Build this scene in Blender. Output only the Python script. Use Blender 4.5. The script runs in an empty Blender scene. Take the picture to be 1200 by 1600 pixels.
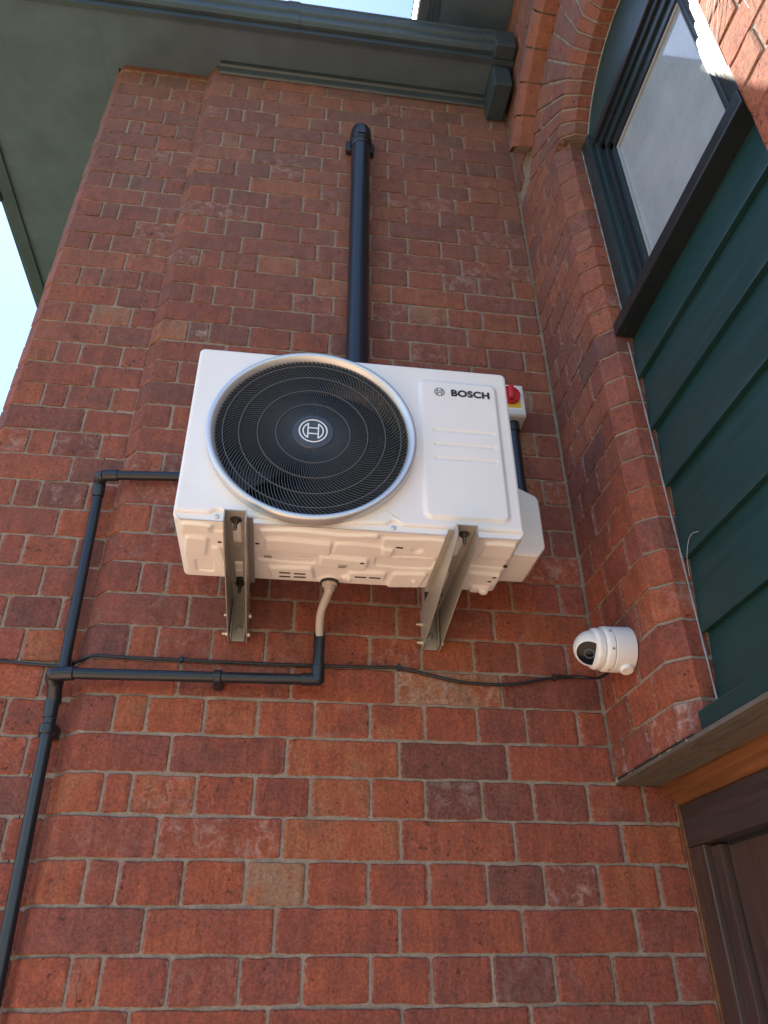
import bpy, bmesh, math, random
from mathutils import Vector, Matrix
R = random.Random(7)
C = bpy.context.scene.collection
S = bpy.context.scene

# ------------------------------------------------------------------ camera, light, exposure
cam_d = bpy.data.cameras.new('camera'); cam = bpy.data.objects.new('camera', cam_d); C.objects.link(cam)
S.camera = cam
cam_d.sensor_fit = 'HORIZONTAL'; cam_d.sensor_width = 36.0; cam_d.lens = 36.0 * 1176.95 / 1200.0
cam_d.clip_start = 0.02; cam_d.clip_end = 500
_r = (0.99115016, -0.13256249, -0.00696826); _u = (-0.06513238, -0.5313836, 0.84462373); _f = (0.11566824, 0.83669508, 0.53531505)
cam.matrix_world = Matrix(((_r[0], _u[0], -_f[0], -0.0967139), (_r[1], _u[1], -_f[1], -1.6198995), (_r[2], _u[2], -_f[2], 0.0257864), (0, 0, 0, 1)))
CAM = Vector((-0.0967139, -1.6198995, 0.0257864))

SUN_DIR = Vector((-0.280, 0.380, 0.882)).normalized()          # towards the sun
w = bpy.data.worlds.new('World'); S.world = w; w.use_nodes = True
nt = w.node_tree; bg = nt.nodes['Background']
sky = nt.nodes.new('ShaderNodeTexSky'); sky.sky_type = 'NISHITA'; sky.sun_disc = False
sky.sun_elevation = math.asin(SUN_DIR.z); sky.sun_rotation = math.atan2(SUN_DIR.x, SUN_DIR.y)
sky.air_density = 1.0; sky.dust_density = 0.15; sky.ozone_density = 2.5
nt.links.new(sky.outputs[0], bg.inputs[0]); bg.inputs[1].default_value = 0.093
sun_d = bpy.data.lights.new('sun', 'SUN'); sun = bpy.data.objects.new('sun', sun_d); C.objects.link(sun)
sun_d.energy = 4.3; sun_d.angle = math.radians(0.53); sun_d.color = (1.0, 0.92, 0.80)
sun.rotation_euler = SUN_DIR.to_track_quat('Z', 'Y').to_euler(); sun.location = (-4, 4, 9)
S.view_settings.view_transform = 'Standard'; S.view_settings.look = 'None'
S.view_settings.exposure = 2.12; S.view_settings.gamma = 1.0; S.view_settings.use_curve_mapping = False
S.render.engine = 'CYCLES'
try:
    S.cycles.use_denoising = True; S.cycles.denoiser = 'OPENIMAGEDENOISE'; S.cycles.denoising_prefilter = 'ACCURATE'
except Exception: pass
S.cycles.max_bounces = 8; S.cycles.diffuse_bounces = 5

# ------------------------------------------------------------------ helpers
def lin(c):
    return tuple((v/255/12.92 if v/255 <= 0.04045 else ((v/255+0.055)/1.055)**2.4) for v in c)
WL = {}
def wloc(o): return WL.get(o.name, Vector((0, 0, 0)))
def tag(o, label=None, cat=None, group=None, kind=None):
    if label: o['label'] = label
    if cat: o['category'] = cat
    if group: o['group'] = group
    if kind: o['kind'] = kind
    return o
def thing(name, loc, label, cat, group=None):
    o = bpy.data.objects.new(name, None); C.objects.link(o); o.location = loc
    o.empty_display_size = 0.05
    WL[o.name] = Vector(loc); return tag(o, label, cat, group, 'thing')
class MB:
    def __init__(s): s.v = []; s.f = []
    def add(s, vs, fs):
        n = len(s.v); s.v += [tuple(v) for v in vs]; s.f += [tuple(i+n for i in f) for f in fs]; return s
    def box(s, x0, x1, y0, y1, z0, z1):
        return s.add([(x0,y0,z0),(x1,y0,z0),(x1,y1,z0),(x0,y1,z0),(x0,y0,z1),(x1,y0,z1),(x1,y1,z1),(x0,y1,z1)],
                     [(0,3,2,1),(4,5,6,7),(0,1,5,4),(1,2,6,5),(2,3,7,6),(3,0,4,7)])
    def bbox(s, x0, x1, y0, y1, z0, z1, b=0.003, seg=2):
        bm = bmesh.new(); bmesh.ops.create_cube(bm, size=1)
        for v in bm.verts: v.co = Vector(((x0+x1)/2+v.co.x*(x1-x0), (y0+y1)/2+v.co.y*(y1-y0), (z0+z1)/2+v.co.z*(z1-z0)))
        bmesh.ops.bevel(bm, geom=bm.edges[:], offset=b, segments=seg, profile=0.5, affect='EDGES')
        s.bm(bm); bm.free(); return s
    def bm(s, bm):
        bm.verts.index_update(); return s.add([v.co[:] for v in bm.verts], [[v.index for v in f.verts] for f in bm.faces])
    def loops(s, Ls, closed=True, cap0=True, cap1=True):
        n = len(Ls[0]); base = len(s.v)
        for L in Ls: s.v += [tuple(p) for p in L]
        for a in range(len(Ls)-1):
            for i in range(n if closed else n-1):
                j = (i+1) % n
                s.f.append((base+a*n+i, base+a*n+j, base+(a+1)*n+j, base+(a+1)*n+i))
        if cap0: s.f.append(tuple(base+i for i in reversed(range(n))))
        if cap1: s.f.append(tuple(base+(len(Ls)-1)*n+i for i in range(n)))
        return s
    def lathe(s, prof, origin, axis, n=32, cap0=True, cap1=True):
        ax = Vector(axis).normalized(); t = Vector((0,0,1)) if abs(ax.z) < 0.9 else Vector((1,0,0))
        a = ax.cross(t).normalized(); b = ax.cross(a); o = Vector(origin)
        return s.loops([[o + ax*h + (a*math.cos(2*math.pi*i/n) + b*math.sin(2*math.pi*i/n))*max(r, 1e-5) for i in range(n)] for r, h in prof], True, cap0, cap1)
    def cyl(s, p0, p1, r, n=20):
        p0 = Vector(p0); p1 = Vector(p1); L = (p1-p0).length; c = min(r*0.15, 0.002)
        return s.lathe([(r-c, 0), (r, c), (r, L-c), (r-c, L)], p0, p1-p0, n)
    def tube(s, pts, r, n=10, smooth=0):
        P = [Vector(p) for p in pts]
        if smooth:
            Q = []
            for i in range(len(P)-1):
                p0 = P[max(i-1, 0)]; p1 = P[i]; p2 = P[i+1]; p3 = P[min(i+2, len(P)-1)]
                for k in range(smooth):
                    t = k/smooth
                    Q.append(0.5*((2*p1)+(p2-p0)*t+(2*p0-5*p1+4*p2-p3)*t*t+(3*p1-p0-3*p2+p3)*t**3))
            Q.append(P[-1]); P = Q
        T = [(P[min(i+1, len(P)-1)]-P[max(i-1, 0)]).normalized() for i in range(len(P))]
        u = T[0].orthogonal().normalized(); Ls = []
        for i, p in enumerate(P):
            u = (u - T[i]*u.dot(T[i])).normalized(); v = T[i].cross(u)
            rr = r(i/(len(P)-1)) if callable(r) else r
            Ls.append([p + (u*math.cos(2*math.pi*k/n)+v*math.sin(2*math.pi*k/n))*rr for k in range(n)])
        return s.loops(Ls)
    def prism(s, poly, axis, a, b, mp=None):
        f = {'x': lambda p, t: (t, p[0], p[1]), 'y': lambda p, t: (p[0], t, p[1]), 'z': lambda p, t: (p[0], p[1], t)}[axis]
        return s.loops([[f(p, a) for p in poly], [f(p, b) for p in poly]])
    def build(s, name, mat, parent=None, smooth=None, attrs=None, recalc=True, label=None):
        lo = [min(v[i] for v in s.v) for i in range(3)]; hi = [max(v[i] for v in s.v) for i in range(3)]
        c = Vector([(lo[i]+hi[i])/2 for i in range(3)])
        me = bpy.data.meshes.new(name); me.from_pydata([(v[0]-c[0], v[1]-c[1], v[2]-c[2]) for v in s.v], [], s.f)
        if recalc:
            bm = bmesh.new(); bm.from_mesh(me); bmesh.ops.recalc_face_normals(bm, faces=bm.faces[:]); bm.to_mesh(me); bm.free()
        if smooth is not None:
            me.polygons.foreach_set('use_smooth', [True]*len(me.polygons)); me.set_sharp_from_angle(angle=math.radians(smooth))
        if attrs:
            for k, val in attrs.items():
                at = me.attributes.new(k, 'FLOAT', 'POINT')
                at.data.foreach_set('value', val if isinstance(val, list) else [val]*len(me.vertices))
        me.materials.append(mat)
        o = bpy.data.objects.new(name, me); C.objects.link(o)
        if parent is not None: o.parent = parent; o.location = c - wloc(parent)
        else: o.location = c
        WL[o.name] = c
        if label: o['label'] = label
        return o

class NT:
    """small wrapper for building node materials"""
    def __init__(s, name):
        s.m = bpy.data.materials.new(name); s.m.use_nodes = True; s.t = s.m.node_tree; s.b = s.t.nodes['Principled BSDF']
    def n(s, typ, **k):
        nd = s.t.nodes.new(typ)
        for a, v in k.items():
            if a.startswith('i_'):
                key = a[2:]; key = int(key) if key.isdigit() else key.replace('_', ' ')
                if hasattr(v, 'is_output') or isinstance(v, bpy.types.NodeSocket): s.t.links.new(v, nd.inputs[key])
                else: nd.inputs[key].default_value = v
            else: setattr(nd, a, v)
        return nd
    def l(s, a, b): s.t.links.new(a, b)
    def noise(s, scale, detail=4, rough=0.55, vec=None, dist=0.0):
        nd = s.n('ShaderNodeTexNoise'); nd.inputs['Scale'].default_value = scale; nd.inputs['Detail'].default_value = detail
        nd.inputs['Roughness'].default_value = rough; nd.inputs['Distortion'].default_value = dist
        if vec is not None: s.l(vec, nd.inputs['Vector'])
        return nd.outputs[0]
    def ramp(s, fac, stops, interp='LINEAR'):
        nd = s.n('ShaderNodeValToRGB'); cr = nd.color_ramp; cr.interpolation = interp
        while len(cr.elements) < len(stops): cr.elements.new(0.5)
        for e, (p, c) in zip(cr.elements, stops):
            e.position = p; e.color = (c, c, c, 1) if isinstance(c, (int, float)) else (*c, 1)
        s.l(fac, nd.inputs[0]); return nd.outputs[0]
    def mix(s, fac, a, b, mode='MIX'):
        nd = s.n('ShaderNodeMix', data_type='RGBA', blend_type=mode)
        for sock, v in ((nd.inputs[0], fac), (nd.inputs[6], a), (nd.inputs[7], b)):
            if isinstance(v, bpy.types.NodeSocket): s.l(v, sock)
            elif isinstance(v, (int, float)): sock.default_value = v
            else: sock.default_value = (*v, 1)
        return nd.outputs[2]
    def math(s, op, a, b=0.0):
        nd = s.n('ShaderNodeMath', operation=op)
        for i, v in enumerate((a, b)):
            if isinstance(v, bpy.types.NodeSocket): s.l(v, nd.inputs[i])
            else: nd.inputs[i].default_value = v
        return nd.outputs[0]
    def pos(s, scale=None, attr=None, mult=7.0):
        p = s.n('ShaderNodeNewGeometry').outputs['Position']
        if attr:
            a = s.n('ShaderNodeAttribute', attribute_name=attr); m = s.math('MULTIPLY', a.outputs['Fac'], mult)
            cb = s.n('ShaderNodeCombineXYZ'); s.l(m, cb.inputs[0]); s.l(m, cb.inputs[2])
            ad = s.n('ShaderNodeVectorMath', operation='ADD'); s.l(p, ad.inputs[0]); s.l(cb.outputs[0], ad.inputs[1]); p = ad.outputs[0]
        if scale:
            mp = s.n('ShaderNodeVectorMath', operation='MULTIPLY'); s.l(p, mp.inputs[0]); mp.inputs[1].default_value = scale; p = mp.outputs[0]
        return p
    def bump(s, h, strength=0.3, dist=0.002):
        nd = s.n('ShaderNodeBump'); nd.inputs['Strength'].default_value = strength; nd.inputs['Distance'].default_value = dist
        s.l(h, nd.inputs['Height']); s.l(nd.outputs[0], s.b.inputs['Normal']); return s
    def set(s, color=None, rough=None, metal=None, spec=None, coat=None):
        for key, v in (('Base Color', color), ('Roughness', rough), ('Metallic', metal), ('Specular IOR Level', spec), ('Coat Weight', coat)):
            if v is None: continue
            if isinstance(v, bpy.types.NodeSocket): s.l(v, s.b.inputs[key])
            elif isinstance(v, (int, float)): s.b.inputs[key].default_value = v
            else: s.b.inputs[key].default_value = (*v, 1)
        return s

def paint(name, col, rough=0.4, var=0.12, metal=0.0, scale=14, spec=0.5, grain=None, bump=0.0, dirt=None):
    t = NT(name); p = t.pos(grain) if grain else t.pos()
    n = t.noise(scale, 5, 0.6, p)
    c = t.mix(t.ramp(n, [(0.3, 0.0), (0.7, 1.0)]), tuple(v*(1-var) for v in col), tuple(min(1, v*(1+var)) for v in col))
    if dirt:
        d = t.ramp(t.noise(9, 8, 0.7, t.pos()), [(0.52, 0.0), (0.72, dirt[1])])
        c = t.mix(d, c, dirt[0])
    t.set(c, None, metal, spec)
    r = t.n('ShaderNodeMapRange'); t.l(t.noise(scale*3, 4, 0.6, p), r.inputs[0]); r.inputs[3].default_value = max(0.02, rough-0.1); r.inputs[4].default_value = min(1, rough+0.1)
    t.l(r.outputs[0], t.b.inputs['Roughness'])
    if bump: t.bump(t.noise(scale*12, 6, 0.65, p), bump, 0.0015)
    return t.m

# ------------------------------------------------------------------ materials
def brick_material():
    t = NT('weathered_red_brick')
    p = t.pos(attr='seed', mult=9.0)
    tone = t.n('ShaderNodeAttribute', attribute_name='tone').outputs['Fac']
    bloom = t.n('ShaderNodeAttribute', attribute_name='bloom').outputs['Fac']
    n1 = t.noise(11, 6, 0.62, p, 0.9)
    tn = t.math('ADD', tone, t.math('MULTIPLY', t.math('SUBTRACT', n1, 0.5), 0.85))
    base = t.ramp(tn, [(0.0, (0.128, 0.055, 0.046)), (0.28, (0.194, 0.064, 0.047)), (0.5, (0.252, 0.070, 0.044)),
                       (0.68, (0.300, 0.083, 0.041)), (0.84, (0.305, 0.110, 0.055)), (1.0, (0.272, 0.148, 0.092))])
    # wire-cut streaks and fine grain
    st = t.noise(48, 7, 0.75, t.pos((1.0, 1.0, 0.18), 'seed', 5.0))
    base = t.mix(0.55, base, t.ramp(st, [(0.34, 0.60), (0.66, 1.32)]), 'MULTIPLY')
    fine = t.noise(150, 8, 0.8, p)
    base = t.mix(0.75, base, t.ramp(fine, [(0.36, 0.50), (0.64, 1.50)]), 'MULTIPLY')
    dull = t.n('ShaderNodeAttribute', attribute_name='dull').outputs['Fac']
    base = t.mix(t.math('MULTIPLY', dull, t.ramp(t.noise(8, 5, 0.6, p), [(0.25, 0.45), (0.7, 1.0)])), base, (0.190, 0.118, 0.096))  # dusty weathering film, also painting in some of the lens-flare veil
    # kiln blotches, pits
    bl = t.ramp(t.noise(13, 7, 0.72, p, 1.0), [(0.50, 0.0), (0.68, 1.0)])
    base = t.mix(t.math('MULTIPLY', bl, 0.45), base, (0.085, 0.040, 0.036))
    pit = t.math('MULTIPLY', t.ramp(t.noise(72, 4, 0.6, p), [(0.625, 0.0), (0.665, 1.0)]), t.ramp(t.noise(6, 2, 0.5, p), [(0.45, 0.08), (0.6, 1.0)]))
    base = t.mix(t.math('MULTIPLY', pit, 0.75), base, (0.045, 0.024, 0.022))
    vo = t.n('ShaderNodeTexVoronoi', feature='DISTANCE_TO_EDGE'); vo.inputs['Scale'].default_value = 16
    wp = t.n('ShaderNodeVectorMath', operation='MULTIPLY_ADD'); nz = t.n('ShaderNodeTexNoise'); nz.inputs['Scale'].default_value = 14; nz.inputs['Detail'].default_value = 5; t.l(p, nz.inputs['Vector'])
    t.l(nz.outputs[1], wp.inputs[0]); wp.inputs[1].default_value = (0.06, 0.06, 0.06); t.l(p, wp.inputs[2]); t.l(wp.outputs[0], vo.inputs['Vector'])
    crack = t.math('MULTIPLY', t.ramp(vo.outputs[0], [(0.0, 1.0), (0.035, 0.0)]), t.ramp(t.noise(9, 3, 0.5, p), [(0.60, 0.0), (0.68, 1.0)]))
    base = t.mix(t.math('MULTIPLY', crack, 0.42), base, (0.07, 0.035, 0.03))
    # lime bloom and mortar smears
    sm = t.math('MULTIPLY', t.ramp(t.noise(30, 8, 0.78, p, 0.5), [(0.5, 0.0), (0.75, 1.0)]), bloom)
    base = t.mix(sm, base, (0.46, 0.36, 0.31))
    eg = t.n('ShaderNodeAttribute', attribute_name='edge').outputs['Fac']
    em = t.ramp(t.math('ADD', t.noise(75, 6, 0.7, p), t.math('MULTIPLY', eg, 0.22)), [(0.68, 0.0), (0.78, 0.65)])
    base = t.mix(t.math('MULTIPLY', em, eg), base, (0.27, 0.21, 0.165))
    scr = t.ramp(t.noise(26, 7, 0.82, t.pos((2.2, 2.2, 0.5), 'seed', 3.0)), [(0.70, 0.0), (0.78, 0.55)])
    base = t.mix(scr, base, (0.42, 0.27, 0.22))
    t.set(base, 0.86, 0, 0.25)
    h = t.math('ADD', t.math('MULTIPLY', fine, 0.5), t.math('MULTIPLY', t.noise(55, 5, 0.7, p), 1.0))
    h = t.math('SUBTRACT', h, t.math('ADD', t.math('MULTIPLY', pit, 0.6), t.math('MULTIPLY', crack, 0.5)))
    t.bump(h, 0.75, 0.0035); return t.m
def mortar_material():
    t = NT('lime_mortar'); p = t.pos()
    c = t.ramp(t.noise(26, 8, 0.7, p), [(0.25, (0.25, 0.185, 0.140)), (0.5, (0.345, 0.265, 0.205)), (0.75, (0.44, 0.355, 0.285))])
    c = t.mix(t.ramp(t.noise(160, 5, 0.7, p), [(0.35, 0.0), (0.65, 0.5)]), c, (0.15, 0.12, 0.10))
    c = t.mix(t.ramp(t.noise(3.1, 4, 0.6, p), [(0.55, 0.0), (0.7, 0.45)]), c, (0.30, 0.23, 0.17))
    t.set(c, 0.95, 0, 0.2)
    t.bump(t.math('ADD', t.noise(110, 6, 0.7, p), t.math('MULTIPLY', t.noise(30, 4, 0.6, p), 1.5)), 0.9, 0.005); return t.m
M = {}
M['brick'] = brick_material(); M['mortar'] = mortar_material()
M['white'] = paint('white_powder_coat', (0.80, 0.785, 0.78), 0.36, 0.03, scale=6, spec=0.4)
M['white2'] = paint('white_plastic', (0.76, 0.755, 0.74), 0.32, 0.03, scale=20)
M['shroud'] = paint('fan_shroud_grey', (0.66, 0.64, 0.61), 0.5, 0.05)
M['dark'] = paint('matt_black', (0.012, 0.013, 0.015), 0.6, 0.1)
M['grille'] = paint('grille_black_plastic', (0.060, 0.068, 0.077), 0.38, 0.08)
M['fanblade'] = paint('fan_blade_black', (0.016, 0.018, 0.021), 0.42, 0.1)
M['cap'] = paint('hub_cap_slate', (0.050, 0.058, 0.070), 0.35, 0.04)
M['chrome'] = paint('brushed_silver_ring', (0.62, 0.63, 0.645), 0.45, 0.03, metal=0.7, scale=3)
M['print'] = paint('logo_white_print', (0.78, 0.80, 0.82), 0.45, 0.02)
M['ink'] = paint('logo_dark_ink', (0.020, 0.022, 0.030), 0.5, 0.02)
M['galv'] = paint('galvanised_bracket', (0.42, 0.41, 0.38), 0.42, 0.08, metal=0.4, scale=12, dirt=((0.38, 0.36, 0.32), 0.35))
M['steel'] = paint('zinc_bolt', (0.42, 0.39, 0.33), 0.35, 0.15, metal=0.9)
M['oldbolt'] = paint('dull_foot_bolt', (0.13, 0.12, 0.105), 0.4, 0.2, metal=0.8)
M['rubber'] = paint('black_rubber', (0.02, 0.02, 0.02), 0.7, 0.1)
M['pipe'] = paint('black_pvc_pipe', (0.011, 0.014, 0.020), 0.34, 0.08, scale=5, spec=0.5)
M['cable'] = paint('black_cable', (0.012, 0.013, 0.016), 0.45, 0.1)
M['hose'] = paint('translucent_hose', (0.62, 0.54, 0.49), 0.4, 0.06)
M['hose'].node_tree.nodes['Principled BSDF'].inputs['Transmission Weight'].default_value = 0.35
M['red'] = paint('red_switch_plastic', (0.55, 0.022, 0.028), 0.35, 0.05)
M['yellow'] = paint('yellow_switch_plate', (0.72, 0.44, 0.03), 0.45, 0.05)
M['swgrey'] = paint('pale_grey_switch_box', (0.60, 0.60, 0.585), 0.4, 0.03)
M['lens'] = paint('camera_lens_black', (0.004, 0.005, 0.010), 0.16, 0.05, spec=0.25)
M['boards'] = paint('dark_green_board_paint', (0.010, 0.041, 0.041), 0.38, 0.16, scale=5, grain=(9, 0.7, 9), bump=0.18, dirt=((0.035, 0.06, 0.06), 0.35))
M['frame'] = paint('dark_green_frame_paint', (0.013, 0.028, 0.031), 0.35, 0.12, scale=6, grain=(6, 0.8, 6), bump=0.08)
M['framedark'] = paint('near_black_frame_paint', (0.013, 0.017, 0.020), 0.3, 0.12, scale=6)
M['sealant'] = paint('white_sealant', (0.24, 0.25, 0.26), 0.7, 0.3, scale=40)
M['bead'] = paint('grey_glazing_bead', (0.30, 0.32, 0.33), 0.4, 0.1)
M['eave'] = paint('dark_eaves_paint', (0.040, 0.058, 0.074), 0.42, 0.15, scale=7, bump=0.08, dirt=((0.085, 0.10, 0.115), 0.35))
M['soffit'] = paint('grey_soffit_paint', (0.070, 0.105, 0.140), 0.55, 0.15, scale=7, dirt=((0.11, 0.145, 0.175), 0.3))
M['fasciawhite'] = paint('white_fascia_paint', (0.74, 0.74, 0.72), 0.45, 0.08)
M['slate'] = paint('roof_slate', (0.10, 0.10, 0.11), 0.7, 0.25, scale=9)
M['doorwood'] = paint('dark_stained_door', (0.060, 0.035, 0.029), 0.36, 0.35, scale=4, grain=(16, 16, 1.0), bump=0.1)
M['doorhead'] = paint('dark_stained_header', (0.042, 0.031, 0.031), 0.36, 0.3, scale=4, grain=(16, 1.0, 16), bump=0.1)
M['trimwood'] = paint('varnished_brown_trim', (0.150, 0.058, 0.022), 0.36, 0.4, scale=5, grain=(14, 0.8, 14), bump=0.1)
M['web'] = paint('pale_spider_silk', (0.75, 0.73, 0.68), 0.6, 0.02)
def grey_timber():
    t = NT('weathered_grey_timber'); p = t.pos((8, 0.9, 8)); n = t.noise(5, 8, 0.7, p, 1.2)
    c = t.ramp(n, [(0.3, (0.060, 0.052, 0.045)), (0.52, (0.125, 0.105, 0.088)), (0.62, (0.09, 0.062, 0.045)), (0.75, (0.30, 0.27, 0.235))])
    t.set(c, 0.8, 0, 0.3); t.bump(n, 0.5, 0.004); return t.m
M['timber'] = grey_timber()
def glass_material():
    t = NT('dusty_obscured_glass'); p = t.pos((1, 1, 1)); n = t.noise(5, 8, 0.7, p, 0.4)
    c = t.ramp(n, [(0.3, (0.26, 0.30, 0.325)), (0.6, (0.36, 0.40, 0.42)), (0.8, (0.46, 0.475, 0.47))])
    t.set(c, 0.10, 0, 0.8)
    r = t.ramp(t.noise(40, 8, 0.75, p), [(0.4, 0.02), (0.75, 0.12)]); t.l(r, t.b.inputs['Roughness'])
    return t.m
M['glass'] = glass_material()
def ground_material():
    t = NT('warm_paving'); p = t.pos()
    c = t.ramp(t.noise(3, 6, 0.65, p), [(0.3, (0.36, 0.23, 0.15)), (0.7, (0.48, 0.33, 0.23))]); t.set(c, 0.9, 0, 0.3)
    t.bump(t.noise(60, 5, 0.6, p), 0.4, 0.004); return t.m
M['ground'] = ground_material()

# ------------------------------------------------------------------ ground
g = MB().box(-200, 200, -200, 200, -1.75, -1.556).build('ground', paint('dark_unseen_ground', (0.045, 0.070, 0.028), 0.9, 0.4, scale=2, bump=0.3)); tag(g, 'unseen dark green ground added to cut warm bounce onto the unit', kind='structure')  # invented lawn out of view, kept dark so less warm light bounces back
g = MB().box(-7, 4, -4.6, 0.5, -1.70, -1.55).build('pavement', M['ground']); tag(g, 'warm paving at the foot of the brick wall', kind='structure')

# ------------------------------------------------------------------ brick generator
P = 0.08                                                        # course pitch
def path_pts(path):
    d = [0]
    for a, b in zip(path, path[1:]): d.append(d[-1] + math.hypot(b[0]-a[0], b[1]-a[1]))
    return d
def brick_mesh(mb, path, w0, w1, mp, sgn=1, ch=0.0022, depth=0.026, j=1.0, wscale=1.0, step=0.024, proud=0.0, tilt=0.0):
    """a brick whose face follows the plan polyline `path`, swept from w0 to w1; rounded edges, slightly uneven outline"""
    D = path_pts(path); L = D[-1]
    ss = {0.0: 'e', L: 'e'}
    for d in D[1:-1]: ss[d] = 'b'
    cols = [0.0, ch, min(ch*3.2, L*0.3)]
    n = max(1, int(L/step))
    inner = [L*i/n for i in range(1, n)]
    cols += [s for s in inner if all(abs(s-d) > 0.012 for d in D) and s > ch*4 and s < L-ch*4]
    cols += D[1:-1] + [max(L-ch*3.2, L*0.7), L-ch, L]
    cols = sorted(set(cols))
    def at(s):
        for i in range(len(path)-1):
            if s <= D[i+1]+1e-9:
                t = (s-D[i])/(D[i+1]-D[i]); a, b = path[i], path[i+1]
                p = (a[0]+(b[0]-a[0])*t, a[1]+(b[1]-a[1])*t); nx, ny = (b[1]-a[1]), -(b[0]-a[0]); l = math.hypot(nx, ny); nn = (nx/l*sgn, ny/l*sgn)
                if abs(s-D[i+1]) < 1e-7 and i+2 < len(path):
                    c = path[i+2]; mx, my = (c[1]-b[1]), -(c[0]-b[0]); l2 = math.hypot(mx, my); m = (nn[0]+mx/l2*sgn, nn[1]+my/l2*sgn)
                    q = math.hypot(*m); k = 1/max(0.5, (m[0]/q*nn[0]+m[1]/q*nn[1])); nn = (m[0]/q*k, m[1]/q*k)
                return p, nn
    Ls = []; chs = ch/wscale; J = lambda a: R.uniform(-a, a)*j
    wb = J(0.0008); wt = J(0.0008)
    for k, s in enumerate(cols):
        p, n_ = at(s); end = k in (0, len(cols)-1); near = k in (1, len(cols)-2)
        wob = J(0.0007); e = ch if end else (0.0008 if near else 0)
        zc = (0.0012 + abs(J(0.0034)) if end else (0.0009 if near else 0.0))/wscale
        z0 = w0 + (wb + J(0.0014))/wscale + zc; z1 = w1 + (wt + J(0.0014))/wscale - zc
        off = lambda d: (p[0] + n_[0]*(proud - d + wob), p[1] + n_[1]*(proud - d + wob))
        lean = tilt*(s/L-0.5)
        c1 = chs*R.uniform(0.7, 1.5)*(1.3 if end else 1); c2 = chs*R.uniform(0.7, 1.5)*(1.3 if end else 1)
        pl = [(off(depth), w0), (off(ch+e), z0), (off(e), z0+c1), (off(e), z1-c2), (off(ch+e), z1), (off(depth), w1)]
        Ls.append([mp(q, ww + lean/wscale) for q, ww in pl])
    mb.loops(Ls); mb.edge = []
    for k in range(len(Ls)): mb.edge += [1.0, 1.0, 0.9, 0.9, 1.0, 1.0] if k in (0, 1, len(Ls)-2, len(Ls)-1) else [1.0, 1.0, 0.25, 0.25, 1.0, 1.0]
    return mb
def straight(q, w): return (q[0], q[1], w)
def projected_area(mb):
    lo = Vector([min(v[i] for v in mb.v) for i in range(3)]); hi = Vector([max(v[i] for v in mb.v) for i in range(3)]); c = (lo+hi)/2; d = c-CAM
    f = Vector(_f); z = d.dot(f)
    if z <= 0.05: return 0
    u = d.dot(Vector(_r))/z*1176.95; v = d.dot(Vector(_u))/z*1176.95
    if abs(u) > 660 or abs(v) > 860: return 0
    e = hi-lo; nrm = d.normalized()
    return (abs(nrm.x)*e.y*e.z + abs(nrm.y)*e.x*e.z)/(d.length**2)
class Wall:
    """collects the bricks of one wall; the 300 largest become parts, the rest one joined part"""
    def __init__(s, root): s.root = root; s.b = []
    def brick(s, path, w0, w1, tone, bloom=0.0, mp=straight, hidden=False, name='brick', **k):
        mb = brick_mesh(MB(), path, w0, w1, mp, proud=R.uniform(-0.0014, 0.0014), **k)
        if name == 'hood_brick': mb.edge = [0.0]*len(mb.v)
        s.b.append((0 if hidden else projected_area(mb), mb, tone, bloom, R.random(), name))
    def dull(s, mb):  # grows with height: dust on the upper wall plus painted flare haze
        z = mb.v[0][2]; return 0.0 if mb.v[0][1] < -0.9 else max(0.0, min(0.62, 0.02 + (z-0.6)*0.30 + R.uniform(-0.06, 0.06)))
    def finish(s, limit=300):
        s.b.sort(key=lambda t: -t[0]); rest = MB(); A = {'tone': [], 'bloom': [], 'seed': [], 'edge': [], 'dull': []}
        for i, (a, mb, tone, bloom, seed, nm) in enumerate(s.b):
            if i < limit and a > 0:
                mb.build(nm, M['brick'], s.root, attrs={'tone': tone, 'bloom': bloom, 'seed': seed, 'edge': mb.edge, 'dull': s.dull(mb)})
            else:
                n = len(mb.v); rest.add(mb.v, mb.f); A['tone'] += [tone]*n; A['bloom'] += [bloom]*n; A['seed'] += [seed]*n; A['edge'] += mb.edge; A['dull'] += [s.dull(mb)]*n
        if rest.v:
            o = rest.build('brick', M['brick'], s.root, attrs=A); o['kind'] = 'stuff'
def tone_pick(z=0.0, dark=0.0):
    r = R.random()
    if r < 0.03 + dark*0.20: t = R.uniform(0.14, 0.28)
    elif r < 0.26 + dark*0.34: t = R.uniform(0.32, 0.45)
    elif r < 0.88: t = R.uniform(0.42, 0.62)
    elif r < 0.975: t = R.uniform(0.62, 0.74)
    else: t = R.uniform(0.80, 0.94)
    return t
def bloom_pick(): 
    r = R.random(); return 0.0 if r < 0.55 else (R.uniform(0.05, 0.3) if r < 0.93 else R.uniform(0.5, 1.0))

XC = 0.633; XL = -0.515                                         # inside corner, left edge of the pier
J_ = 0.0030                                                     # half a perpend joint
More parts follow.
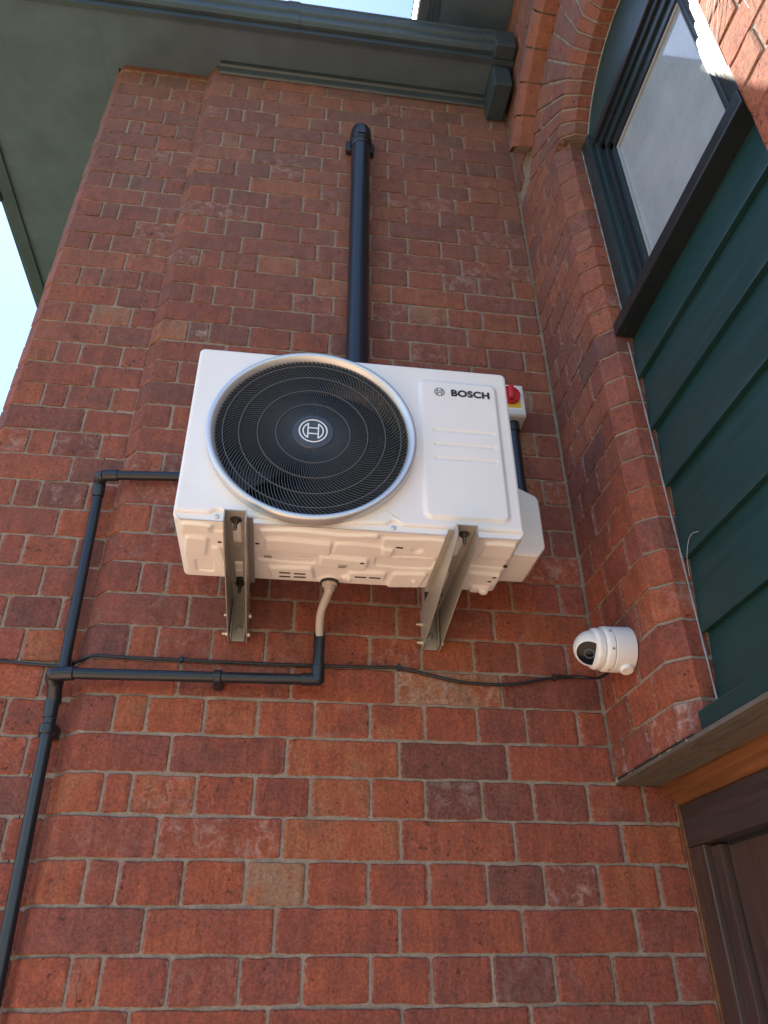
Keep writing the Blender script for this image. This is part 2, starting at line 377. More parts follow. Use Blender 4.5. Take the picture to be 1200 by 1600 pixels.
# ------------------------------------------------------------------ main wall
root = thing('brick_wall', (0, 0, -1.55), 'red brick wall pier behind the white air conditioner, with splayed left edge', 'wall')
HEAD = [-0.444, -0.384, -0.265, -0.146, -0.028, 0.093, 0.212, 0.331, 0.446, 0.563]
STR = [-0.326, -0.085, 0.154, 0.393]
special = {(0, 8): (0.16, 0.25), (2, 4): (0.95, 0.1), (2, 9): (0.30, 0.95), (2, 8): (0.2, 0.1), (4, 7): (0.08, 0.5), (4, 5): (0.78, 0.1), (3, 2): (0.74, 0.05),
           (5, 2): (0.76, 0.1), (6, 3): (0.72, 0.1), (21, 6): (0.10, 0.9), (21, 7): (0.92, 0.6), (24, 8): (0.3, 0.95), (22, 6): (0.4, 0.85), (22, 7): (0.85, 0.5), (17, 9): (0.4, 1.0), (18, 9): (0.97, 0.7),
           (16, 9): (0.9, 0.8), (24, 3): (0.8, 0.1), (9, 1): (0.30, 0.1), (14, 1): (0.25, 0.6), (12, 1): (0.3, 0.7)}
W = Wall(root)
for k in range(-3, 39):
    z0 = k*P + 0.0029; z1 = (k+1)*P - 0.0029
    xs = list(HEAD if k % 2 == 0 else STR)
    below = k < 5
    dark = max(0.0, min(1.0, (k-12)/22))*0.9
    xs = [x + R.uniform(-0.004, 0.004) for x in xs]
    if below:
        ends = [XL] + xs + ([0.692, 0.7625] if k % 2 == 0 else [0.628, 0.7625])
    else:
        ends = [XL] + xs + [XC-0.004]
    for i, (a, b) in enumerate(zip(ends, ends[1:])):
        wide = 0.004 if (below and i >= len(ends)-3) else 0
        l = a + (J_ if i else 0); r = b - (J_ if i < len(ends)-2 else 0.0) - wide*0.5
        path = [(l, 0), (r, 0)]
        if i == 0: path = [(-0.5535, 0.0415), (XL, 0), (r, 0)]
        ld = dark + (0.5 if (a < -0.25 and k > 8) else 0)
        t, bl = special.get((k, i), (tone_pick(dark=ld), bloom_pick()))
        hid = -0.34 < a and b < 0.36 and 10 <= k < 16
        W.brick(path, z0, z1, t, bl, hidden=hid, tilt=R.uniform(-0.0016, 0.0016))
W.finish()
MB().prism([(-0.60, 0.30), (-0.60, 0.0475), (-0.5505, 0.0475), (-0.5125, 0.0040), (0.775, 0.0040), (0.775, 0.30)], 'z', -1.55, 3.12).build('mortar', M['mortar'], root)

# ------------------------------------------------------------------ recessed wall on the left
root = thing('brick_wall', (-0.72, 0.05, -1.55), 'dull purple brick wall set back to the left of the main pier, edged by sky', 'wall')
YR = 0.045
W = Wall(root)
for k in range(-2, 39):
    z0 = k*P + 0.0029; z1 = (k+1)*P - 0.0029
    xs = [-0.796, -0.737, -0.620] if k % 2 else [-0.678]
    xs = [x + R.uniform(-0.004, 0.004) for x in xs]
    ends = [-0.872] + xs + [-0.5515]
    for i, (a, b) in enumerate(zip(ends, ends[1:])):
        l = a + (J_ if i else 0); r = b - (J_ if i < len(ends)-2 else 0.001)
        path = [(l, YR), (r, YR)]
        if i == 0: path = [(-0.906, 0.20 if k % 2 else 0.14), (-0.906, 0.084), (-0.872, YR), (r, YR)]
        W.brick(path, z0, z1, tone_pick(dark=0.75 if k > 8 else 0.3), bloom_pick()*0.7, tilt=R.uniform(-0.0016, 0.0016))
W.finish()
MB().prism([(-0.90, 3.6), (-0.90, 0.089), (-0.8698, 0.0492), (-0.603, 0.0492), (-0.603, 3.6)], 'z', -1.55, 3.12).build('mortar', M['mortar'], root)

# ------------------------------------------------------------------ return wall with arched opening
root = thing('brick_wall', (XC+0.1, -0.2, 0.39), 'red brick return wall with splayed jamb and arch framing the window', 'wall')
W = Wall(root)
ZB = 0.4052; AY, AZ = -0.650, 2.078; RI, RC, RM, RO, RH = 0.302, 0.342, 0.492, 0.640, 0.716
TH0 = math.radians(30)
def jamb_tone(k): return tone_pick(dark=0.25)
def ring_y(z, r): 
    h = r*r-(z-AZ)**2
    return math.sqrt(h) if h > 0 else 0
FACE = 0.034
def skew(z):                                                   # y of the radial skewback line at height z
    return AY + (z-AZ)/math.tan(TH0)
for k in range(5, 42):
    z0 = max(k*P + 0.0029, ZB+0.004); z1 = (k+1)*P - 0.0029; zm = (z0+z1)/2
    ys = [-0.068, -0.190] if k % 2 else [-0.122, -0.243]
    ys = [y + R.uniform(-0.006, 0.006) for y in ys]
    if z1 < 2.24:                                              # far jamb
        ends = [-0.003] + ys
        for i, (a, b) in enumerate(zip(ends, ends[1:] + [None])):
            s0 = a - (J_*0.8 if i else 0)
            if b is None: path = [(XC, s0), (XC, -0.3075), (0.6705, -0.345), (0.714, -0.345)]
            else: path = [(XC, s0), (XC, b + J_*0.8)]
            W.brick(path, z0, z1, jamb_tone(k), bloom_pick()*(0.6 if k > 6 else 1.0) if not (k == 5 and b is None) else 0.9)
    else:                                                       # spandrel, cut by the skewback and then by the hood
        sk = z1 < AZ + RO*math.sin(TH0) + 0.02
        lim = skew(zm) + 0.006 if sk else AY + ring_y(z0, RH)
        if z0 > AZ + RH: lim = -1.55
        lim = max(lim, -1.55) 
        y = -0.003; first = True
        while y - lim > 0.02:
            step = (0.12 if k % 2 == 0 else (0.068 if first else 0.24)); first = False
            e = max(y - step, lim)
            if sk and e - lim < 0.03: e = lim
            if sk and e == lim:
                def slant(q, w_, y0=y, e0=e): return (q[0], y0 + (min(skew(w_) + 0.007, y0 - 0.004) - y0)*(y0 - q[1])/(y0 - e0), w_)
                W.brick([(XC, y), (XC, e)], z0, z1, jamb_tone(k), bloom_pick()*0.4, mp=slant)
            elif y - e > 0.015: W.brick([(XC, y), (XC, e + J_*1.6)], z0, z1, jamb_tone(k), bloom_pick()*0.4)
            y = e
    # near jamb
    nys = [-1.055, -1.175, -1.295, -1.415] if k % 2 else [-1.115, -1.355]
    nys = [y + R.uniform(-0.006, 0.006) for y in nys]
    if z1 < 2.24:
        ends = [None] + nys + [-1.55]
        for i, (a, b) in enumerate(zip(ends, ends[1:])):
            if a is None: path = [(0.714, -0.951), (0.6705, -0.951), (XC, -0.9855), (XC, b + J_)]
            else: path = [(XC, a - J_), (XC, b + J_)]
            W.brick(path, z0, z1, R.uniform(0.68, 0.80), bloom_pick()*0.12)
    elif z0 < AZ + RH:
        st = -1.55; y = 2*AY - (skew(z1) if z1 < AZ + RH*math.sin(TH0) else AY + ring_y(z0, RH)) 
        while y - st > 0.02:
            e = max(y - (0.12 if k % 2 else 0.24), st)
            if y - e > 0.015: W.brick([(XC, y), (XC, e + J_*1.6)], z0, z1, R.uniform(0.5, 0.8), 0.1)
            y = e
def arc(q, th): return (q[1], AY + q[0]*math.cos(th), AZ + q[0]*math.sin(th))
N1 = 17; dth = (math.pi - 2*TH0)/N1
for i in range(N1):
    a0 = TH0 + i*dth; a1 = a0 + dth; g1 = 0.0042/RC*0.9
    tn = tone_pick(dark=0.2); full = i % 2 == 0
    if full:
        W.brick([(RO-0.004 if False else RM+0.05, XC), (RC, XC), (RI, 0.6705), (RI, 0.714)], a0+g1, a1-g1, tn, bloom_pick()*0.4, mp=arc, sgn=-1, wscale=0.42)
        W.brick([(RO-0.004, XC), (RM+0.058, XC)], a0+g1*0.6, a1-g1*0.6, tone_pick(dark=0.1), bloom_pick()*0.4, mp=arc, sgn=-1, wscale=0.58)
    else:
        W.brick([(RM-0.035, XC), (RC, XC), (RI, 0.6705), (RI, 0.714)], a0+g1, a1-g1, tn, bloom_pick()*0.4, mp=arc, sgn=-1, wscale=0.40)
        W.brick([(RO-0.004, XC), (RM-0.027, XC)], a0+g1*0.6, a1-g1*0.6, tone_pick(dark=0.1), bloom_pick()*0.4, mp=arc, sgn=-1, wscale=0.56)
# hood mould: moulded bricks standing proud of the wall
hood_prof = [(RH, XC+0.004), (RH, XC-0.046), (RH-0.012, XC-0.056), (RO+0.022, XC-0.056), (RO+0.006, XC-0.040), (RO+0.001, XC+0.004)]
NH = 11; h0 = math.radians(41); dh = (math.pi-2*h0)/NH
for i in range(NH):
    W.brick(hood_prof, h0+i*dh+0.0045, h0+(i+1)*dh-0.0045, R.uniform(0.55, 0.74), bloom_pick()*0.3, mp=arc, sgn=1, wscale=0.68, step=0.09, name='hood_brick', depth=0.006)
W.finish()
mo = MB()
mo.prism([(XC+0.0042, -0.0), (XC+0.0042, -0.306), (0.6730, -0.3408), (0.80, -0.3408), (0.80, -0.0)], 'z', ZB+0.001, 2.34)
mo.prism([(0.80, -0.9555), (0.673, -0.9555), (XC+0.0042, -0.987), (XC+0.0042, -1.56), (0.80, -1.56)], 'z', ZB+0.001, 2.34)
# arch ring body and spandrels
Ls = []
for i in range(33):
    th = math.radians(30) + (math.pi-math.radians(60))*i/32; cr = 0.0055
    Ls.append([arc(q, th) for q in ((RO, XC+cr), (RC+0.003, XC+cr), (RI+0.0060, 0.675), (RI+0.0060, 0.802), (RO, 0.80))])
mo.loops(Ls)
sp = [(AY + (RO-0.1)*math.cos(th), AZ + (RO-0.1)*math.sin(th)) for th in [math.radians(20) + (math.pi-math.radians(40))*i/32 for i in range(33)]]
sp2 = [(0.0, 2.20)] + sp + [(-1.56, 2.20), (-1.56, 3.36), (0.0, 3.36)]
mo.loops([[(XC+0.0080, y, z) for y, z in sp2], [(0.795, y, z) for y, z in sp2]])
core = MB()
mo.loops([[arc(q, th) for q in ((RH-0.006, XC+0.004), (RH-0.006, XC-0.046), (RO+0.014, XC-0.046), (RO+0.008, XC+0.004))] for th in [h0+0.004+(math.pi-2*h0-0.008)*i/32 for i in range(33)]])
mo.build('mortar', M['mortar'], root)

# ------------------------------------------------------------------ lintel, boards, door
t = thing('timber_lintel', (0.68, -0.75, 0.37), 'weathered grey timber lintel under the brick return wall', 'lintel')
MB().box(0.631, 0.733, -1.56, -0.002, 0.3965, 0.4045).build('soffit_board', M['timber'], t)
MB().box(0.6290, 0.668, -0.36, -0.001, 0.4046, 0.4075).build('flashing', M['dark'], t)
rg = MB(); rg.tube([(0.6365 + R.uniform(-0.003, 0.002), -0.002-0.0115*i, 0.4065 + R.uniform(-0.003, 0.002)) for i in range(30)], lambda q: 0.0048+0.0022*math.sin(q*53)*math.sin(q*19+1), 7)
rg.build('mortar_edge', M['mortar'], t, 60)
t = thing('head_moulding', (0.75, -0.75, 0.355), 'varnished brown stepped wood moulding above the dark door', 'moulding')
MB().prism([(0.7335, 0.404), (0.7335, 0.392), (0.738, 0.3885), (0.7435, 0.3835), (0.7455, 0.3800), (0.7455, 0.3765), (0.7495, 0.3755), (0.7555, 0.3690), (0.7610, 0.3605), (0.7640, 0.3570), (0.7680, 0.3560), (0.80, 0.3560), (0.80, 0.404)], 'y', -1.56, -0.002).build('moulding_strip', M['trimwood'], t, 40)
t = thing('door', (0.79, -0.5, -1.55), 'dark stained wooden door in a frame below the green boards', 'door')
f_ = MB().bbox(0.766, 0.84, -1.2, -0.0035, 0.272, 0.3555, 0.002).build('header', M['doorhead'], t)
MB().bbox(0.7665, 0.84, -0.066, -0.006, -1.55, 0.2715, 0.0025).build('jamb', M['doorwood'], t)
MB().bbox(0.763, 0.80, -0.006, 0.004, -1.55, 0.3545, 0.001).build('wood_strip', M['trimwood'], t)
MB().bbox(0.781, 0.84, -0.104, -0.0665, -1.55, 0.2655, 0.0006).build('door_stop', M['doorwood'], t)
lf = MB().box(0.797, 0.835, -1.0, -0.108, -1.54, 0.262).build('leaf', M['doorwood'], t)
MB().box(0.80, 0.835, -1.0, -0.1045, 0.2625, 0.271).build('seal', M['dark'], t)

t = thing('board_panel', (0.71, -0.65, 0.41), 'dark green horizontal weatherboards filling the opening below the window', 'cladding')
bz = [0.455, 0.613, 0.776, 0.958, 1.117, 1.276, 1.418]
for a, b in zip(bz, bz[1:]):
    mb = MB().prism([(0.7015, a+0.002), (0.703, a-0.004), (0.722, a-0.002), (0.722, b-0.003), (0.7165, b-0.003), (0.7025, a+0.006)][::-1], 'y', -0.948, -0.3475)
    mb.build('board', M['boards'], t, 30)
MB().box(0.722, 0.735, -0.95, -0.3472, 0.45, 1.45).build('backing', M['dark'], t)
MB().bbox(0.657, 0.724, -0.948, -0.343, 0.409, 0.4535, 0.003).build('drip_trim', M['boards'], t)
s_ = MB(); s_.tube([(0.7005, -0.3475, z) for z in [0.455+0.024*i for i in range(40)]], lambda q: 0.0021+0.0005*math.sin(q*61), 6)
s_.build('sealant_bead', M['sealant'], t, 60)

# ------------------------------------------------------------------ window
t = thing('arched_window', (0.72, -0.65, 1.42), 'arched window with dark green frame and dusty obscured glass', 'window')
MB().bbox(0.668, 0.728, -0.949, -0.3485, 1.4065, 1.4445, 0.003).build('sill', M['framedark'], t)
MB().bbox(0.730, 0.80, -0.949, -0.347, 1.425, 1.52, 0.003).build('bottom_rail', M['frame'], t)
def stile(y0, y1, x0, z0, z1, mat, name='stile'):
    MB().bbox(x0, 0.80, min(y0, y1), max(y0, y1), z0, z1, 0.0025).build(name, M[mat], t, 40)
for s in (1, -1):
    m = lambda y: AY + s*(y - AY)
    stile(m(-0.3475), m(-0.398), 0.7045, 1.445, 2.215, 'frame')
    stile(m(-0.3985), m(-0.414), 0.716, 1.445, 2.175, 'frame')
    stile(m(-0.4145), m(-0.436), 0.729, 1.445, 2.175, 'framedark')
    stile(m(-0.4365), m(-0.458), 0.738, 1.445, 2.175, 'frame', 'sash_stile')
    stile(m(-0.4583), m(-0.4665), 0.744, 1.52, 2.058, 'bead', 'glazing_bead')
MB().box(0.7515, 0.757, -0.842, -0.458, 1.50, 2.08).build('glass', M['glass'], t)
MB().box(0.79, 0.80, -0.95, -0.35, 1.42, 2.40).build('backing', M['dark'], t)
MB().bbox(0.744, 0.79, -0.842, -0.458, 2.052, 2.060, 0.002).build('glazing_bead', M['bead'], t)
MB().bbox(0.738, 0.79, -0.8635, -0.4366, 2.0605, 2.095, 0.003).build('sash_rail', M['framedark'], t)
MB().bbox(0.729, 0.79, -0.885, -0.4148, 2.0955, 2.125, 0.003).build('transom', M['frame'], t)
MB().bbox(0.7195, 0.79, -0.90, -0.3990, 2.1255, 2.150, 0.003).build('transom', M['framedark'], t)
MB().bbox(0.709, 0.79, -0.916, -0.3845, 2.1505, 2.176, 0.003).build('transom', M['framedark'], t)
pan = [(AY + (RI-0.003)*math.cos(math.radians(a)), AZ + (RI-0.003)*math.sin(math.radians(a))) for a in [21+138*i/30 for i in range(31)]]
MB().loops([[(0.714, y, max(z, 2.176)) for y, z in pan], [(0.79, y, max(z, 2.176)) for y, z in pan]]).build('arched_panel', M['boards'], t)
sb = MB(); sb.tube([(0.714, AY + (RI-0.001)*math.cos(math.radians(a)), AZ + (RI-0.001)*math.sin(math.radians(a))) for a in [29+122*i/40 for i in range(41)]], 0.0028, 6)
sb.tube([(0.7065, -0.3475, 1.445+0.02*i) for i in range(39)], lambda q: 0.003+0.0008*math.sin(q*80), 6)
sb.build('sealant_bead', M['sealant'], t, 60)

# ------------------------------------------------------------------ eaves and roofs
t = thing('roof_eaves', (-0.4, 0.0, 3.07), 'dark painted eaves with moulded gutter crossing the top of the brick wall', 'eaves')
ZS = 3.075; XE = -1.50
MB().box(XE+0.05, -0.95, -0.152, 4.0, ZS, ZS+0.02).build('soffit', M['soffit'], t)
MB().box(-0.9495, 0.63, -0.152, 0.06, ZS, ZS+0.02).build('soffit', M['soffit'], t)
MB().box(-0.9495, -0.898, 0.0603, 4.0, ZS, ZS+0.02).build('soffit', M['soffit'], t)
MB().prism([(-0.024, 3.076), (-0.024, 3.05), (-0.016, 3.045), (-0.012, 3.02), (-0.004, 3.015), (-0.002, 3.076)], 'x', -0.50, 0.60).build('bed_moulding', M['eave'], t, 40)
MB().box(XE+0.02, 0.63, -0.172, -0.1525, 3.055, 3.17).build('fascia', M['eave'], t)
gut = [(-0.1725, 3.085), (-0.186, 3.083), (-0.198, 3.092), (-0.203, 3.104), (-0.204, 3.118), (-0.212, 3.124), (-0.218, 3.136), (-0.219, 3.158), (-0.223, 3.162), (-0.223, 3.168), (-0.215, 3.168), (-0.215, 3.14), (-0.2, 3.115), (-0.19, 3.1), (-0.1725, 3.1)]
MB().prism(gut, 'x', XE-0.04, 0.50).build('gutter', M['eave'], t, 35)
jn = [(y*1.0-0.003 if y < -0.175 else y, z-0.003 if z < 3.1 else z) for y, z in gut[:10]] + gut[10:]
for x in (-0.25, 0.498):
    MB().prism(jn, 'x', x, x+0.045).build('gutter_joint', M['eave'], t, 35)
MB().bbox(0.543, 0.622, -0.226, -0.1725, 3.06, 3.172, 0.004).build('gutter_stop', M['eave'], t)
MB().bbox(0.545, 0.615, -0.150, -0.003, 2.93, 3.073, 0.006).build('eaves_block', M['eave'], t)
MB().box(XE, XE+0.05, -0.172, 4.0, 3.06, 3.16).build('fascia', M['eave'], t)
MB().prism([(XE-0.001, 3.085), (XE-0.03, 3.09), (XE-0.042, 3.12), (XE-0.046, 3.165), (XE-0.001, 3.165)], 'y', -0.22, 4.0).build('gutter', M['eave'], t, 35)
for y in (0.69, 1.7, 2.7):
    MB().bbox(XE-0.058, XE-0.02, y, y+0.05, 3.075, 3.175, 0.004).build('gutter_bracket', M['eave'], t)
rf = MB()
rf.add([(XE-0.03, -0.205, 3.172), (0.9, -0.205, 3.172), (0.9, 2.4, 4.50), (0.9, 4.6, 4.50), (1.0, 2.4, 4.50), (XE-0.03, 4.6, 3.172), (1.0, 4.6, 4.5)],
       [(0, 1, 2), (0, 2, 5), (2, 6, 5), (1, 4, 2)])
rf.build('roof_slope', M['slate'], t, recalc=False)

t = thing('roof_eaves', (0.45, -0.6, 3.36), 'higher dark soffit with white edge over the arched return wall', 'eaves')
MB().box(0.30, 0.84, -1.8, 0.6, 3.365, 3.385).build('soffit', M['soffit'], t)
MB().box(0.262, 0.2995, -1.8, 0.6, 3.345, 3.50).build('fascia', M['eave'], t)
MB().box(0.254, 0.2615, -1.8, 0.6, 3.35, 3.505).build('barge_strip', M['fasciawhite'], t)
MB().box(0.3005, 0.318, -1.8, 0.6, 3.352, 3.3645).build('batten', M['eave'], t)
MB().box(0.330, 0.342, -1.8, 0.6, 3.357, 3.3645).build('batten', M['eave'], t)
MB().add([(0.25, -1.8, 3.506), (1.6, -1.8, 4.3), (1.6, 0.6, 4.3), (0.25, 0.6, 3.506)], [(0, 1, 2, 3)]).build('roof_slope', M['slate'], t, recalc=False)

# ------------------------------------------------------------------ air conditioner
X0, X1, YF, YB, Z0, Z1 = -0.3305, 0.3635, -0.363, -0.122, 0.790, 1.231
FX, FZ, FR = -0.0725, 1.004, 0.2045
ac = thing('air_conditioner', ((X0+X1)/2, -0.24, Z0), 'white outdoor air conditioner unit with round black fan grille on wall brackets', 'air conditioner')
def rrect(x0, x1, z0, z1, r, seg=6, nx=110, nz=34):
    pts = []
    def edge(a, b, n): pts.extend([(a[0]+(b[0]-a[0])*i/n, a[1]+(b[1]-a[1])*i/n) for i in range(n)])
    def corner(cx, cz, a0): pts.extend([(cx+r*math.cos(a0+math.pi/2*i/seg), cz+r*math.sin(a0+math.pi/2*i/seg)) for i in range(seg)])
    edge((x0+r, z0), (x1-r, z0), nx); corner(x1-r, z0+r, -math.pi/2)
    edge((x1, z0+r), (x1, z1-r), nz); corner(x1-r, z1-r, 0)
    edge((x1-r, z1), (x0+r, z1), nx); corner(x0+r, z1-r, math.pi/2)
    edge((x0, z1-r), (x0, z0+r), nz); corner(x0+r, z0+r, math.pi)
    return pts
def inset(d, r): return rrect(X0+d, X1-d, Z0+d, Z1-d, r)
def lift(x):
    return 0.0125 - 0.0055*max(0, math.cos(min(abs(x-FX)/0.15, 1)*math.pi/2)) + sum(0.0085*math.exp(-((x-q)/0.0115)**4) for q in (-0.2475, 0.097))
def skirt(y, d, r): return [(x, y, max(z, Z0 + lift(x) + d)) for x, z in inset(d, r)]
o0 = inset(0, 0.012)
circ = lambda rad, y: [(FX + rad*math.cos(math.atan2(z-FZ, x-FX)), y, FZ + rad*math.sin(math.atan2(z-FZ, x-FX))) for x, z in o0]
L = [circ(FR, YF+0.07), circ(FR, YF+0.002), circ(FR+0.003, YF), skirt(YF, 0.0085, 0.010), skirt(YF+0.00002, 0.0065, 0.010), skirt(YF+0.0007, 0.0040, 0.011), skirt(YF+0.0030, 0.0014, 0.0115),
     skirt(YF+0.0072, 0.0, 0.012), [(x, YF+0.0078, z) for x, z in inset(0.0012, 0.012)], [(x, YF+0.0092, z) for x, z in o0], [(x, YB, z) for x, z in o0]]
casing = MB().loops(L, True, False, True).build('casing', M['white'], ac, 30)
MB().loops([circ(FR-0.0005, YF+0.004), circ(FR-0.004, YF+0.05), circ(FR-0.016, YF+0.085)], True, False, False).build('fan_shroud', M['shroud'], ac, 40, recalc=False)
MB().loops([circ(0.0, YF+0.13), circ(FR+0.01, YF+0.13)], True, False, False).build('coil', M['dark'], ac)
# screws through the lower flange
for sx in (-0.2475, 0.097):
    sc = MB().lathe([(0.0052, 0), (0.0052, 0.001), (0.0042, 0.0022), (0.0022, 0.0026), (0.0018, 0.0012), (0.0, 0.0012)], (sx, YF+0.0076, Z0+0.0088), (0, -1, 0), 18, True, True).build('screw', M['chrome'], ac, 40)
# chrome ring: turned profile
ring = MB(); n = 96
prof = [(FR+0.0035, 0.0), (FR+0.0125, 0.0), (FR+0.0135, -0.006), (FR+0.0130, -0.0215), (FR+0.0110, -0.0250), (FR+0.0060, -0.0262), (FR+0.0015, -0.0240), (FR-0.0045, -0.0125), (FR-0.006, -0.008), (FR-0.004, 0.002), (FR+0.0035, 0.002)]
Ls = [[(FX + r*math.cos(2*math.pi*i/n), YF + h, FZ + r*math.sin(2*math.pi*i/n)) for r, h in prof] for i in range(n)]
ring.loops(Ls + [Ls[0]], True, False, False)
ring.build('fan_ring', M['chrome'], ac, 50)
# grille: swirling vanes, support rings, cap
gr = MB()
for rr in (0.077, 0.1145, 0.152, 0.185):
    Ls = [[(FX + (rr+a)*math.cos(2*math.pi*i/72), YF - 0.0145 + b, FZ + (rr+a)*math.sin(2*math.pi*i/72)) for a, b in ((-0.0008, -0.0010), (0.0008, -0.0010), (0.0008, 0.004), (-0.0008, 0.004))] for i in range(73)]
    gr.loops(Ls, True, False, False)
grille = gr.build('grille', paint('grille_ring_grey', (0.085, 0.09, 0.095), 0.4, 0.05), ac, 40)
NV = 132
def vane(i):
    mb = MB(); Ls = []; th0 = 2*math.pi*i/NV
    for k in range(11):
        q = k/10; r = 0.040 + (FR-0.003-0.040)*q; th = th0 + 0.62*q**1.5
        ex, ez = math.cos(th), math.sin(th); dth_ = 0.62*1.5*q**0.5/(FR-0.043)*r
        tx, tz = ex + dth_*-ez, ez + dth_*ex; l = math.hypot(tx, tz); nx, nz = -tz/l, tx/l
        wd = 0.00055; dp = 0.011; x, z = FX + r*ex, FZ + r*ez; yb = YF - 0.014
        Ls.append([(x-nx*wd, yb, z-nz*wd), (x+nx*wd, yb, z+nz*wd), (x+nx*wd*0.7, yb+dp, z+nz*wd*0.7), (x-nx*wd*0.7, yb+dp, z-nz*wd*0.7)])
    return mb.loops(Ls)
for i in range(NV): vane(i).build('vane', M['grille'], grille)
cap = MB().lathe([(0.0435, 0.0), (0.0435, 0.006), (0.042, 0.008), (0.02, 0.0092), (0.0, 0.0095)], (FX, YF-0.009, FZ+0.002), (0, -1, 0), 48).build('hub_cap', M['cap'], grille, 30)
def emblem(mb, cx, cz, r, y, wd, th=0.0006):
    def ringm(r0, r1, a0=0, a1=2*math.pi, n=48):
        Ls = []
        for i in range(n+1):
            a = a0+(a1-a0)*i/n; c, s_ = math.cos(a), math.sin(a)
            Ls.append([(cx+r0*c, y, cz+r0*s_), (cx+r1*c, y, cz+r1*s_), (cx+r1*c, y+th, cz+r1*s_), (cx+r0*c, y+th, cz+r0*s_)])
        mb.loops(Ls)
    ringm(r-wd, r)
    ri = r*0.74; bx = r*0.36; am = math.acos(bx/ri)
    for s in (0, math.pi):
        ringm(ri-wd, ri, s-am, s+am, 20)
        sg = 1 if s == 0 else -1; hz = ri*math.sin(am)
        xa, xb = sorted((cx+sg*(bx-wd*0.5), cx+sg*(bx+wd*0.5))); mb.box(xa, xb, y+0.00005, y+th, cz-hz, cz+hz)
    for s in (1, -1): mb.box(cx-bx+wd*0.5, cx+bx-wd*0.5, y+0.00005, y+th, cz+s*r*0.245-wd/2, cz+s*r*0.245+wd/2)
    return mb
emblem(MB(), FX-0.0, FZ+0.0025, 0.0300, YF-0.0189, 0.0026).build('emblem', M['print'], grille)
# fan behind the grille
fan = MB().lathe([(0.05, 0), (0.05, 0.045), (0.043, 0.052), (0.0, 0.054)], (FX, YF+0.085, FZ), (0, -1, 0), 32).build('fan', M['fanblade'], ac, 40)
for b in range(3):
    mb = MB(); Ls = []
    for k in range(15):
        q = k/14; r = 0.045 + 0.142*q
        row = []
        for side in (0, 1):
            pts = []
            for m in range(11):
                u = m/10; th = b*2*math.pi/3 + 0.4 + u*(1.25+0.35*q) - 0.35*q
                y = YF + 0.035 + 0.048*u + (0.002 if side else 0)
                pts.append((FX + r*math.cos(th), y, FZ + r*math.sin(th)))
            row += pts if side == 0 else pts[::-1]
        Ls.append(row)
    mb.loops(Ls); mb.build('blade', M['fanblade'], fan, 40)
# pressed access panel at right with three grooves
px0, px1, pz0, pz1 = 0.155, 0.3395, 0.818, 1.192
def sdf_rr(x, z, x0, x1, z0, z1, r):
    qx = abs(x-(x0+x1)/2)-(x1-x0)/2+r; qz = abs(z-(z0+z1)/2)-(z1-z0)/2+r
    return math.hypot(max(qx, 0), max(qz, 0)) + min(max(qx, qz), 0) - r
def sm(e0, e1, x):
    t_ = max(0, min(1, (x-e0)/(e1-e0))); return t_*t_*(3-2*t_)
mb = MB(); nx_, nz_ = 84, 210; base = []
for j in range(nz_+1):
    for i in range(nx_+1):
        x = px0 + (px1-px0)*i/nx_; z = pz0 + (pz1-pz0)*j/nz_
        h = 0.0062*sm(0.0, 0.0095, -sdf_rr(x, z, px0+0.0005, px1-0.0005, pz0+0.0005, pz1-0.0005, 0.020))
        for gz in (1.045, 1.007, 0.970):
            d = math.hypot(max(0.189-x, x-0.318, 0), z-gz); h -= 0.0026*(1-sm(0.0012, 0.0040, d))
        base.append((x, YF-0.0004-h, z))
mb.add(base, [(j*(nx_+1)+i, j*(nx_+1)+i+1, (j+1)*(nx_+1)+i+1, (j+1)*(nx_+1)+i) for j in range(nz_) for i in range(nx_)])
panel = mb.build('access_panel', M['white'], ac, 80, recalc=False)
emblem(MB(), 0.2035, 1.1535, 0.0118, YF-0.0074, 0.0011, 0.0009).build('emblem', M['ink'], panel)
fc = bpy.data.curves.new('lettering', 'FONT'); fc.body = 'BOSCH'; fc.size = 0.0262; fc.extrude = 0.0004; fc.offset = 0.0007; fc.align_x = 'LEFT'; fc.space_character = 1.06
fo = bpy.data.objects.new('lettering_source', fc); C.objects.link(fo)
bpy.context.view_layer.update(); dg = bpy.context.evaluated_depsgraph_get(); me = bpy.data.meshes.new_from_object(fo.evaluated_get(dg))
bpy.data.objects.remove(fo); bpy.data.curves.remove(fc)
xs_ = [v.co.x for v in me.vertices]; ys_ = [v.co.y for v in me.vertices]
sx = 0.0870/(max(xs_)-min(xs_)); sy = 0.0188/(max(ys_)-min(ys_))
lt = MB()
for q, (ox, oz) in enumerate(((0, 0), (0.00055, 0.0), (-0.00055, 0.0), (0, 0.0004), (0, -0.0004))):
    lt.add([(0.2305+ox+(v.co.x-min(xs_))*sx, YF-0.0071-v.co.z-q*0.00004, 1.1440+oz+(v.co.y-min(ys_))*sy) for v in me.vertices], [tuple(p.vertices) for p in me.polygons])
lt.build('lettering', M['ink'], panel)
